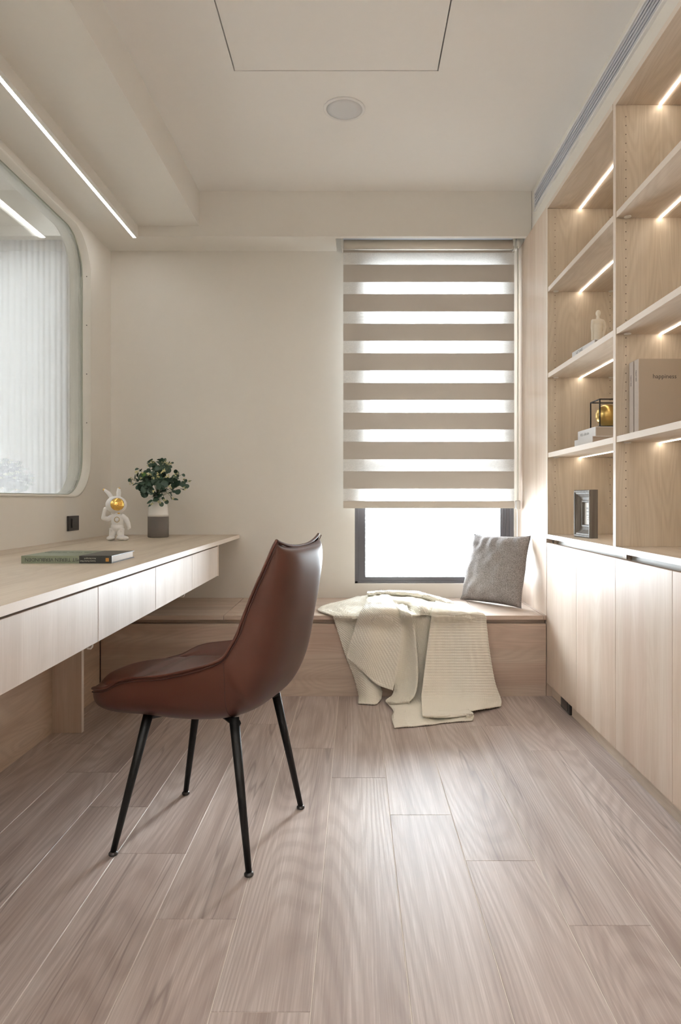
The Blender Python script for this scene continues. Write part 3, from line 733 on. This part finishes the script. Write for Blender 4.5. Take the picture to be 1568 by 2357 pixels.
# ------------------------------------------------------------------ knitted blanket
bp = lambda x, y: (720+x/3.409, 1340+y/3.409)
def Tt(x, y, z): px, py = bp(x, y); return at(px, py, min((.97-z)*F/(py-1150), 3.955))
def Ff(x, y, D): px, py = bp(x, y); return at(px, py, D)
def Gg(x, y, z=.010): px, py = bp(x, y); return at(px, py, (.97-z)*F/(py-1150))
SHEETS = [
 ([[Tt(300,130,.408),Tt(380,110,.42),Tt(480,100,.43),Tt(600,120,.43)],
   [Tt(45,205,.405),Tt(180,190,.412),Tt(330,180,.42),Tt(600,180,.42)],
   [Tt(150,258,.407),Tt(220,258,.409),Tt(330,262,.41),Tt(600,258,.41)],
   [Ff(175,320,3.352),Ff(250,320,3.345),Ff(340,320,3.35),Ff(600,320,3.345)],
   [Ff(255,570,3.352),Ff(330,570,3.33),Ff(400,570,3.35),Ff(600,570,3.35)],
   [Ff(320,740,3.352),Ff(395,740,3.315),Ff(465,740,3.34),Ff(535,790,3.35)],
   [Ff(357,880,3.335),Ff(425,890,3.27),Ff(500,885,3.29),Ff(547,860,3.335)],
   [Gg(357,945),Gg(420,951),Gg(500,951),Gg(537,920)]], .35),
 ([[Tt(440,100,.440),Tt(500,85,.455),Tt(580,85,.46),Tt(640,110,.45)],
   [Tt(400,190,.437),Tt(470,170,.455),Tt(560,180,.46),Tt(650,190,.447)],
   [Tt(368,245,.425),Tt(460,238,.437),Tt(560,243,.437),Tt(700,240,.425)],
   [Ff(330,350,3.31),Ff(440,350,3.27),Ff(560,350,3.30),Ff(700,350,3.29)],
   [Ff(290,480,3.31),Ff(420,480,3.27),Ff(550,480,3.295),Ff(695,480,3.29)],
   [Ff(272,545,3.31),Ff(400,620,3.28),Ff(525,690,3.295),Ff(665,690,3.285)],
   [Ff(262,585,3.31),Ff(380,690,3.285),Ff(500,800,3.29),Ff(630,850,3.28)]], .9),
 ([[Tt(600,100,.45),Tt(680,130,.447),Tt(740,180,.442)],
   [Tt(640,190,.447),Tt(700,190,.442),Tt(758,235,.43)],
   [Tt(690,245,.425),Tt(730,250,.428),Tt(775,262,.422)],
   [Ff(695,350,3.292),Ff(740,350,3.32),Ff(793,350,3.285)],
   [Ff(690,500,3.292),Ff(750,500,3.325),Ff(808,500,3.28)],
   [Ff(662,660,3.29),Ff(740,660,3.32),Ff(820,660,3.275)],
   [Ff(645,790,3.30),Ff(732,790,3.305),Ff(820,790,3.26)],
   [Ff(625,880,3.30),Ff(712,885,3.26),Ff(800,885,3.24)],
   [Gg(572,925,.03),Gg(650,935,.03),Gg(760,930,.03)],
   [Gg(590,950,.018),Gg(670,957,.018),Gg(765,945,.018)]], .9),
 ([[Tt(740,200,.41),Tt(835,200,.41),Tt(930,200,.41)],
   [Tt(765,260,.408),Tt(845,260,.408),Tt(925,260,.408)],
   [Ff(775,400,3.35),Ff(850,400,3.335),Ff(930,400,3.345)],
   [Ff(790,600,3.35),Ff(850,600,3.33),Ff(920,600,3.345)],
   [Ff(790,800,3.34),Ff(840,800,3.32),Ff(900,800,3.335)],
   [Ff(780,880,3.31),Ff(840,890,3.29),Ff(900,890,3.31)],
   [Gg(700,945),Gg(820,950),Gg(950,950)],
   [Gg(640,985),Gg(820,985),Gg(1000,985)]], .9),
 ([[Gg(580,935,.013),Gg(750,945),Gg(900,955),Gg(1050,970)],
   [Gg(632,1005),Gg(780,1000,.014),Gg(950,1010),Gg(1190,1000)],
   [Gg(620,1060),Gg(800,1060,.013),Gg(1000,1055),Gg(1262,1040)],
   [Gg(640,1133),Gg(850,1118),Gg(1060,1092),Gg(1255,1076)]], .15),
 ([[Gg(880,1010,.03),Gg(1050,1010,.035),Gg(1225,998,.036)],
   [Gg(880,1035,.030),Gg(1080,1030,.034),Gg(1262,1030,.034)],
   [Gg(880,1055,.024),Gg(1080,1058,.024),Gg(1235,1050,.018)]], .1),
 ([[Tt(965,146,.455),Tt(1050,165,.43),Tt(1150,180,.42),Tt(1240,215,.41)],
   [Tt(940,205,.445),Tt(1040,215,.435),Tt(1180,212,.425),Tt(1290,240,.41)],
   [Tt(932,248,.43),Tt(1060,250,.425),Tt(1220,243,.427),Tt(1355,258,.409)],
   [Ff(925,320,3.295),Ff(1070,320,3.315),Ff(1220,320,3.30),Ff(1365,320,3.345)],
   [Ff(905,480,3.285),Ff(1070,480,3.315),Ff(1240,480,3.29),Ff(1382,480,3.34)],
   [Ff(885,640,3.265),Ff(1070,640,3.305),Ff(1250,640,3.28),Ff(1405,640,3.335)],
   [Ff(866,800,3.245),Ff(1070,800,3.285),Ff(1260,800,3.25),Ff(1437,800,3.31)],
   [Ff(853,925,3.20),Ff(1070,925,3.225),Ff(1270,920,3.20),Ff(1480,920,3.26)],
   [Gg(862,1045,.036),Gg(1050,1042,.034),Gg(1240,1005,.026),Gg(1480,965,.012)]], 0),
 ([[Tt(432,72,.452),Tt(600,66,.455),Tt(800,72,.455),Tt(1000,118,.43),Tt(1145,170,.412)],
   [Tt(425,88,.458),Tt(600,86,.470),Tt(800,92,.466),Tt(985,135,.44),Tt(1150,186,.415)],
   [Tt(440,108,.42),Tt(600,120,.42),Tt(800,130,.42),Tt(960,168,.415),Tt(1150,205,.407)]], 0),
 ([[Tt(560,88,.46),Tt(700,112,.448),Tt(800,112,.45),Tt(900,140,.43),Tt(980,160,.42)],
   [Tt(600,140,.45),Tt(720,150,.455),Tt(815,150,.445),Tt(915,180,.445),Tt(960,190,.43)],
   [Tt(650,190,.44),Tt(740,200,.43),Tt(850,195,.455),Tt(930,222,.432),Tt(960,220,.43)],
   [Tt(740,255,.42),Tt(800,258,.42),Tt(860,258,.418),Tt(925,258,.415),Tt(950,258,.415)]], .6),
]
def blanket():
    bm = bmesh.new(); TH = .006
    for rows, ang in SHEETS:
        # lengths
        nr, nc = len(rows), len(rows[0])
        Lr = sum((rows[i+1][nc//2]-rows[i][nc//2]).length for i in range(nr-1)); Lc = max(sum((r[j+1]-r[j]).length for j in range(nc-1)) for r in rows)
        a, b = max(8, int(Lr/.0032)), max(8, int(Lc/.0042))
        cum = [0]
        for i in range(nr-1): cum.append(cum[-1]+(rows[i+1][nc//2]-rows[i][nc//2]).length)
        P = []
        for i in range(a+1):
            s_ = cum[-1]*i/a; k_ = 0
            while k_ < nr-2 and cum[k_+1] < s_: k_ += 1
            tt = k_+(s_-cum[k_])/max(1e-6, cum[k_+1]-cum[k_]); tt = min(tt, nr-1)
            line = [cr([rows[r_][j] for r_ in range(nr)], tt) for j in range(nc)]
            P.append([cr(line, (nc-1)*j/b) for j in range(b+1)])
        def nrm(i, j):
            d1 = P[min(a, i+1)][j]-P[max(0, i-1)][j]; d2 = P[i][min(b, j+1)]-P[i][max(0, j-1)]
            n_ = d1.cross(d2); n_ = n_.normalized() if n_.length > 1e-9 else Vector((0, -1, 1)).normalized()
            if n_.dot(Vector((0, -1, 1))) < 0: n_ = -n_
            return n_
        ca, sa = math.cos(ang), math.sin(ang); V = []
        for i in range(a+1):
            row = []
            for j in range(b+1):
                U = Lc*j/b; W = Lr*i/a; s1 = U*ca+W*sa; s2 = -U*sa+W*ca
                rid = math.sin(2*math.pi*(s2/.013)+.9*math.sin(2*math.pi*s1/.012))
                brd = min(i, a-i)*.0032 < .012 or min(j, b-j)*.0042 < .006
                hh = .0026*rid*(.4 if brd else 1)+.0009*math.sin(2*math.pi*s1/.012)
                wr = (.007*mn.noise(Vector((U*11+ang*7, W*3.5, 2)))+.003*mn.noise(Vector((U*30, W*12+ang, 5))))*(0 if brd else 1)
                p = P[i][j]+nrm(i, j)*(hh+wr)
                if p.y > 3.366 and p.z < .4: p.z = max(p.z, .4)
                p.z = max(p.z, .0015); row.append(p)
            V.append(row)
        N_ = [[nrm(i, j) for j in range(b+1)] for i in range(a+1)]
        A = [[bm.verts.new(V[i][j]) for j in range(b+1)] for i in range(a+1)]
        def und(i, j):
            p = V[i][j]-N_[i][j]*TH
            if p.z < .001: p.z = .001
            if p.y > 3.362 and p.z < .3985: p.z = .3985
            return p
        B = [[bm.verts.new(und(i, j)) for j in range(b+1)] for i in range(a+1)]
        for i in range(a):
            for j in range(b):
                bm.faces.new((A[i][j], A[i+1][j], A[i+1][j+1], A[i][j+1])); bm.faces.new((B[i][j+1], B[i+1][j+1], B[i+1][j], B[i][j]))
        for i in range(a):
            for jj in (0, b): bm.faces.new((A[i][jj], A[i+1][jj], B[i+1][jj], B[i][jj]))
        for j in range(b):
            for ii in (0, a): bm.faces.new((A[ii][j], A[ii][j+1], B[ii][j+1], B[ii][j]))
    tag(obj('knit_blanket', bm, BLANK, None, True), 'cream knitted blanket draped over the bench front onto the floor', 'blanket')
blanket()

# ------------------------------------------------------------------ vase with eucalyptus
VC = Vector((-1.073, 3.70, .7662))
t = thing('vase', 'white ceramic vase with a dark grey lower half on the desk', 'vase', VC)
obj('lower_band', lathe([(.050, 0), (.0535, .0015), (.0555, .004), (.0555, .112)], VC, 64), CONC, t, True)
obj('body', lathe([(.0550, .112), (.0548, .125), (.0525, .155), (.0475, .185), (.040, .208), (.034, .218), (.0325, .226), (.0305, .226), (.031, .215), (.036, .2), (.045, .17), (.050, .12), (.0, .118)], VC, 64), CERW, t, True)
t = thing('eucalyptus_bunch', 'bushy dark green eucalyptus with cream buds in the vase', 'plant', VC+Vector((0, 0, .20)))
C0 = VC+Vector((0, 0, .205))
def leafmesh(r, bend, el=1.0):
    bm = bmesh.new(); n = 10; c = bm.verts.new((0, r*.95, -bend*r*.5)); ringv = []
    for q in range(n):
        a = 2*math.pi*q/n-math.pi/2; x = math.sin(2*math.pi*q/n)*r*el; y = r-math.cos(2*math.pi*q/n)*r
        d = (x/r)**2; ringv.append(bm.verts.new((x, y, bend*r*(d*.9+.25*(y/r-1)**2)+R.uniform(-.06, .06)*r)))
    for q in range(n): bm.faces.new((c, ringv[q], ringv[(q+1) % n]))
    me = bpy.data.meshes.new('leaf'); bm.to_mesh(me); bm.free(); me.materials.append(LEAF)
    for p in me.polygons: p.use_smooth = True
    return me
LM = [leafmesh(.0145, .35), leafmesh(.017, .15, .9), leafmesh(.0125, .45), leafmesh(.0188, .25, .95)]
nleaf = 0
def place_leaf(p, d, me, sc=1, name='leaf'):
    global nleaf
    nleaf += 1
    o = bpy.data.objects.new(name, me); COL.objects.link(o); o.parent = t
    up = Vector((R.uniform(-.5, .5), R.uniform(-1.2, .1), R.uniform(.1, 1))).normalized()
    y = d.normalized(); z = (up-y*up.dot(y)).normalized(); x = y.cross(z)
    M = Matrix((x, y, z)).transposed().to_4x4(); M = Matrix.Translation(p-Vector(ORG[t.name])) @ M @ Matrix.Scale(sc, 4)
    o.matrix_local = M; return o
tips = []
for i in range(27):
    a = 2*math.pi*i/27+R.uniform(-.2, .2); el = R.uniform(.05, 1.45) if i % 3 else R.uniform(-.1, .5)
    rad = R.uniform(.85, 1.05)
    tips.append(VC+Vector((.001+.142*math.cos(a)*math.cos(el)*rad, .09*math.sin(a)*math.cos(el)*rad,   .298+.118*math.sin(el)*rad)))
tips += [VC+Vector((.155, -.04, .262)), VC+Vector((.180, -.03, .302)), VC+Vector((.10, -.08, .205)), VC+Vector((.03, -.085, .185)), VC+Vector((-.135, -.03, .29)), VC+Vector((.06, -.09, .2)), VC+Vector((-.01, -.085, .175)), VC+Vector((-.02, -.02, .405)), VC+Vector((.07, -.02, .40))]
for ti, tip in enumerate(tips):
    mid = (C0+tip)/2+Vector((0, 0, .03)); st = C0+Vector((R.uniform(-.018, .018), R.uniform(-.018, .018), -.06))
    pts = [st]+[C0*((1-f)**2)+mid*(2*f*(1-f))+tip*(f*f) for f in [q/7 for q in range(1, 8)]]
    if tip.z < C0.z+.01:
        pts = [st, C0+Vector((0, 0, .02))]+[(C0+Vector((0, 0, .03)))*((1-f)**2)+(mid+Vector((0, 0, .035)))*(2*f*(1-f))+tip*(f*f) for f in [q/6 for q in range(1, 7)]]
    obj('stem', tube(pts, .0011, 5), STEM, t)
    n = 6 if ti < 27 else 5
    for q in range(n):
        if nleaf >= 225: break
        f = .45+.55*q/(n-1); p = cr(pts, f*(len(pts)-1)); d = (pts[-1]-pts[-3]).normalized()
        sd = d.cross(Vector((R.uniform(-1, 1), R.uniform(-1, 1), R.uniform(-1, 1)))).normalized()
        place_leaf(p, sd+d*.35, R.choice(LM), 1.12-.3*f+R.uniform(-.1, .15))
    if ti % 3 != 1 or ti > 27:
        bm = bmesh.new()
        for q in range(6):
            c = tip+Vector((R.uniform(-.009, .009), R.uniform(-.012, .0), R.uniform(-.007, .010)))
            ell(c, (.0022, .0022, .0042), bm, 6, 5, rot=Matrix.Rotation(R.uniform(-1, 1), 4, 'Y'))
        obj('bud_cluster', bm, BUD, t, True)
for q in range(64):
    a = R.uniform(0, 2*math.pi); e_ = R.uniform(-.5, 1.3)
    d = Vector((math.cos(a)*math.cos(e_), -abs(math.sin(a))*math.cos(e_), math.sin(e_)))
    p = VC+Vector((.003+.1*d.x, .07*d.y, .287+.085*d.z)); place_leaf(p, d.cross(Vector((R.uniform(-1, 1), 1, R.uniform(-1, 1)))), R.choice(LM), 1.15)
for q, (x, z) in enumerate([(-.06, .345), (.02, .34), (.055, .36), (.07, .325), (.085, .33), (-.03, .34), (.0, .32), (.09, .27), (-.09, .35), (.045, .35), (.0, .245)]):
    bm = bmesh.new()
    for _ in range(6):
        ell(VC+Vector((x+R.uniform(-.008, .008), -.088+R.uniform(-.006, .006), z+R.uniform(-.007, .007))), (.003, .003, .0042), bm, 6, 5)
    obj('bud_cluster', bm, BUD, t, True)
gm = leafmesh(.013, .3, .45); gm.materials.clear(); gm.materials.append(LEAFB)
for q in range(4):
    o = place_leaf(VC+Vector((-.06+.004*q, -.085, .325)), Vector((math.cos(.5+q*.6), 0, math.sin(.5+q*.6))), gm, 1, 'fresh_leaf')

# ------------------------------------------------------------------ astronaut rabbit figurine
FC = Vector((-1.183, 3.40, .7662))
t = thing('figurine', 'white rabbit-eared astronaut figurine with gold visor on the desk', 'figurine', FC)
fx = lambda cx_, cy_, y=0: FC+Vector(((cx_-300)/2808, y, (1350-cy_)/2808))
bm = bmesh.new()
ell(fx(265, 848), (.0515, .045, .0435), bm)
ell(fx(285, 1080), (.031, .025, .042), bm); ell(fx(280, 1160), (.032, .025, .026), bm)
cone(fx(225, 1180), fx(205, 1300), .019, .015, 16, bm); ell(fx(205, 1300), (.015, .015, .015), bm)
cone(fx(325, 1180), fx(328, 1300), .019, .015, 16, bm); ell(fx(328, 1300), (.015, .015, .015), bm)
ell(fx(197, 1315, -.008), (.0195, .028, .0125), bm); ell(fx(350, 1312, -.006), (.028, .022, .0135), bm); ell(fx(400, 1318, -.008), (.016, .018, .0115), bm)
def limb(pts, rs):
    for (a, b), (r0, r1) in zip(zip(pts, pts[1:]), zip(rs, rs[1:])):
        cone(a, b, r0, r1, 14, bm); ell(b, (r1,)*3, bm, 12, 8)
    ell(pts[0], (rs[0],)*3, bm, 12, 8)
limb([fx(210, 1015), fx(150, 1050, -.004), fx(98, 1035, -.01), fx(105, 970, -.012), fx(122, 905, -.012)], [.013, .012, .012, .0085, .009])
limb([fx(355, 1010), fx(405, 1050), fx(435, 1110, -.004), fx(455, 1165, -.008)], [.013, .012, .011, .008])
limb([fx(452, 1165, -.008), fx(440, 1190, -.012)], [.007, .004])
limb([fx(200, 770, .01), fx(150, 690, .01), fx(95, 645, .01)], [.010, .0105, .0065])
limb([fx(288, 760, .01), fx(290, 680, .01), fx(292, 632, .01)], [.009, .0115, .008])
ell(fx(285, 1080, .03), (.026, .014, .033), bm)
obj_ = blob('body', bm, FIGW, t, .0014, 5)
vd = Vector((.45, -.85, .05)).normalized()
rot = vd.to_track_quat('Z', 'Y').to_matrix().to_4x4()
vc = fx(266, 848)+vd*.032
obj('visor', ell(vc, (.0335, .0315, .021), None, 40, 24, rot), GOLD, t, True)
rp = [vc+(rot.to_3x3() @ Vector((.0345*math.cos(a), .0325*math.sin(a), -.001))) for a in [2*math.pi*q/40 for q in range(40)]]
obj('visor_rim', tube(rp, .003, 8, closed=True), FIGW, t, True)
obj('ear_tip', ell(fx(84, 640, .01), (.0062, .006, .0062)), GOLD, t, True)
obj('ear_tip', ell(fx(295, 622, .01), (.0068, .006, .005)), GOLD, t, True)
obj('earphone', cone(fx(128, 878, -.004), fx(150, 878, -.002), .013, .013, 24), BRASS, t, True)
obj('chest_button', ell(fx(300, 1055, -.026), (.0085, .005, .0085)), FIGW, t, True)
obj('button_ring', tube([fx(300, 1055, -.0265)+Vector((.0125*math.cos(a), 0, .0125*math.sin(a))) for a in [2*math.pi*q/32 for q in range(32)]], .0013, 6, closed=True), BRASS, t, True)
obj('collar_clasp', ell(fx(325, 968, -.026), (.0065, .003, .0035)), GOLD, t, True)
obj('knee_badge', tube([fx(216, 1212, -.0195)+Vector((.006*math.cos(a), 0, .006*math.sin(a))) for a in [2*math.pi*q/20 for q in range(20)]], .0011, 6, closed=True), FIGW, t, True)
obj('knee_badge', ell(fx(352, 1222, -.0185), (.004, .002, .004)), FIGW, t, True)

# ------------------------------------------------------------------ book lying on the desk
t = thing('book', 'thick sage and black book lying flat on the desk, spine lettering upside down', 'book', (-.925, 2.29, .7662))
bx0, bx1, by0, by1, z0, z1 = -1.070, -.781, 2.180, 2.402, .7663, .7905
obj('pages', box(bx0+.004, bx1-.004, by0+.004, by1-.004, z0+.0025, z1-.0025), PAPER, t)
xs = bx0+.185
for nm, a, b, m_ in (('cover', bx0, xs-.0, GREENC), ('cover', xs, bx1, BLACKC)):
    bm = boxes([(a, b, by0, by0+.0035, z0, z1), (a, b, by0+.0035, by1, z0, z0+.0022), (a, b, by0+.0035, by1, z1-.0022, z1)])
    o = obj(nm, bm, m_, t)
bmesh_ = None
MR = Matrix.Rotation(math.pi/2, 4, 'X') @ Matrix.Rotation(math.pi, 4, 'Z')
text('MIT TIEREN VERBUNDEN', .0158, INK, t, Matrix.Translation((bx0+.1, by0-.0004, (z0+z1)/2)) @ MR)
text('Susanne Fischer-Rizzi', .0058, INKW, t, Matrix.Translation((bx0+.213, by0-.0004, z0+.0075)) @ MR)
text('Nora Baumgard', .0058, INKW, t, Matrix.Translation((bx0+.220, by0-.0004, z0+.0155)) @ MR)
obj('emblem', box(bx1-.019, bx1-.0095, by0-.0006, by0, z0+.006, z0+.017), ORANGE, t)
obj('emblem_mark', boxes([(bx1-.0146, bx1-.0139, by0-.0009, by0-.0006, z0+.007, z0+.016), (bx1-.018, bx1-.0105, by0-.0009, by0-.0006, z0+.011, z0+.0116)]), INK, t)
text('Mit Tieren verbunden', .018, plain('cover print', lin((70, 80, 64)), .6), t, Matrix.Translation((bx0+.09, by0+.14, z1+.0003)) @ Matrix.Rotation(math.pi, 4, 'Z'))
o = t.children

# ------------------------------------------------------------------ shelf objects, far bay
def bookbox(name, label, x0, x1, y0, y1, z0, z1, cov, pg, group=None, rot=0):
    """lying book, spine facing -x"""
    c = Vector(((x0+x1)/2, (y0+y1)/2, z0)); t = thing(name, label, 'book', c, rot, group)
    obj('cover', boxes([(x0, x0+.003, y0, y1, z0, z1), (x0+.003, x1, y0, y1, z0, z0+.0025), (x0+.003, x1, y0, y1, z1-.0025, z1)]), cov, t)
    obj('pages', box(x0+.003, x1-.003, y0+.003, y1-.003, z0+.0025, z1-.0025), pg, t); return t
SX = Matrix.Rotation(math.pi/2, 4, 'X'); MX = Matrix.Rotation(-math.pi/2, 4, 'Z') @ SX    # text facing -x
sz = 1.5903
b = bookbox('book', 'thick white book lying under the torso sculpture', 1.008, 1.18, 2.905, 3.17, sz, 1.651, BKWHITE, PAPERG, rot=math.radians(2.5))
text('HOME', .03, INKG, b, Matrix.Translation((1.0077, 3.08, 1.635)) @ MX)
T0 = Vector((1.036, 2.93, 1.6512))
t = thing('torso_sculpture', 'ivory faceless male torso sculpture on the white book', 'sculpture', T0)
tx = lambda x, y, d=0: T0+Vector(((x-480)/3191, d, (592-y)/3191))
bm = bmesh.new()
ell(tx(492, 215), (.0108, .012, .0145), bm); cone(tx(488, 300), tx(490, 235), .0085, .0058, 14, bm)
ell(tx(495, 330), (.027, .012, .014), bm); ell(tx(488, 370), (.021, .0125, .024), bm)
cone(tx(482, 592), tx(488, 370), .0155, .021, 20, bm)
limb([tx(420, 320), tx(414, 400), tx(415, 480), tx(412, 575)], [.0085, .0078, .006, .0052])
limb([tx(568, 345), tx(582, 400), tx(572, 460), tx(545, 550)], [.0085, .0078, .006, .005])
ell(tx(540, 320), (.013, .009, .008), bm); ell(tx(445, 318), (.013, .009, .008), bm)
for v in bm.verts:
    if v.co.z < T0.z: v.co.z = T0.z
bo = blob('torso', bm, PLAST, t, .0013, 9)
for v in bo.data.vertices:
    if v.co.z < 0: v.co.z = 0
b1 = bookbox('book', 'lower of the two white books under the gold sphere', 1.0, 1.18, 2.888, 3.125, 1.1993, 1.2395, BKWHITE, PAPERG)
b2 = bookbox('book', 'upper of the two white books under the gold sphere', 1.03, 1.20, 2.937, 3.17, 1.2398, 1.2845, BKWHITE, PAPERG)
text('OTTO collection', .021, INKG, b2, Matrix.Translation((1.0297, 3.06, 1.264)) @ MX) if False else text('VOL collection', .019, INKG, b2, Matrix.Translation((1.0297, 3.075, 1.264)) @ MX)
t = thing('sphere_ornament', 'gold sphere inside a black wire cube on the stacked books', 'ornament', (1.11, 3.01, 1.2848))
x0, x1, y0, y1, z0, z1, q = 1.0504, 1.1704, 2.945, 3.065, 1.2848, 1.406, .0045
bars = []
for z in (z0, z1-q): bars += [(x0, x1, y0, y0+q, z, z+q), (x0, x1, y1-q, y1, z, z+q), (x0, x0+q, y0+q, y1-q, z, z+q), (x1-q, x1, y0+q, y1-q, z, z+q)]
for x in (x0, x1-q):
    for y in (y0, y1-q): bars.append((x, x+q, y, y+q, z0+q, z1-q))
obj('wire_cube', boxes(bars), BLACKM, t)
obj('sphere', ell((1.106, 3.005, z0+q+.0502), (.050,)*3, None, 48, 32), BRASS, t, True)
# photo frame
pf = thing('photo_frame', 'chunky weathered grey photo frame standing on the worktop', 'photo frame', (1.05, 3.07, .8002), math.radians(4.6))
def moulding(W, H):
    """frame facing local -x; profile across the frame from the outer edge to the opening"""
    prof = [(0, .0), (0, -.034), (.004, -.038), (.010, -.038), (.012, -.034), (.018, -.033), (.020, -.029), (.034, -.018), (.046, -.014), (.048, -.018), (.055, -.018), (.057, -.012), (.057, 0)]
    bm = bmesh.new(); rings = []
    for o_, d in prof:
        hw, hh = W/2-o_*.87, H/2-o_
        rings.append([bm.verts.new((d, y, z)) for y, z in ((-hw, H/2-hh), (hw, H/2-hh), (hw, H/2+hh), (-hw, H/2+hh))])
    for A, B in zip(rings, rings[1:]):
        for i in range(4): bm.faces.new((A[i], A[(i+1) % 4], B[(i+1) % 4], B[i]))
    return bm
obj('moulding', moulding(.174, .2135), FRAMEW, pf, False, world=False)
obj('backing', box(-.004, 0, -.08, .08, .008, .205), FRAMEW, pf, False, world=False)
obj('card', box(-.0065, -.005, -.046, .046, .05, .163), PAPER, pf, False, world=False)
MX0 = MX
def ltext(body, size, y, z):
    o_ = text(body, size, INKG, pf, Matrix.Translation(Vector(ORG[pf.name])+Vector((-.0068, y, z))) @ MX); return o_
ltext('THE DAY', .010, 0, .13); ltext('to remember', .006, .0, .116); ltext('is always the one', .005, 0, .100); ltext('that is spent', .005, 0, .090); ltext('with love', .005, 0, .080)

# ------------------------------------------------------------------ two large books in the near bay
def standbook(label, y0, y1, x1, zt, cov):
    c = Vector((.985, y0, 1.1993)); t = thing('book', label, 'book', c)
    obj('cover', boxes([(.988, x1, y0, y0+.0025, 1.1993, zt), (.988, x1, y1-.0025, y1, 1.1993, zt)]), cov, t)
    obj('spine', box(.985, .988, y0, y1, 1.1993, zt, bev=.0008), BKPALE, t)
    obj('pages', box(.989, x1-.004, y0+.003, y1-.003, 1.202, zt-.003), PAPERG, t); return t
b = standbook('large taupe book with happiness printed on its front cover', 2.383, 2.417, 1.195, 1.462, BKTAUPE)
text('happiness', .0215, INK, b, Matrix.Translation((1.0775, 2.3828, 1.400)) @ SX, ext=.0001)
MS = Matrix.Rotation(-math.pi/2, 4, 'X')
text('happiness', .010, INK, b, Matrix.Translation((.9848, 2.40, 1.405)) @ Matrix.Rotation(math.pi/2, 4, 'X') @ Matrix.Rotation(-math.pi/2, 4, 'Y') @ Matrix.Rotation(-math.pi/2, 4, 'Z'))
b = standbook('large taupe book standing between happiness book and bookcase side', 2.427, 2.461, 1.195, 1.462, BKTAUPE)
text('happiness', .010, INK, b, Matrix.Translation((.9848, 2.444, 1.395)) @ Matrix.Rotation(math.pi/2, 4, 'X') @ Matrix.Rotation(-math.pi/2, 4, 'Y') @ Matrix.Rotation(-math.pi/2, 4, 'Z'))
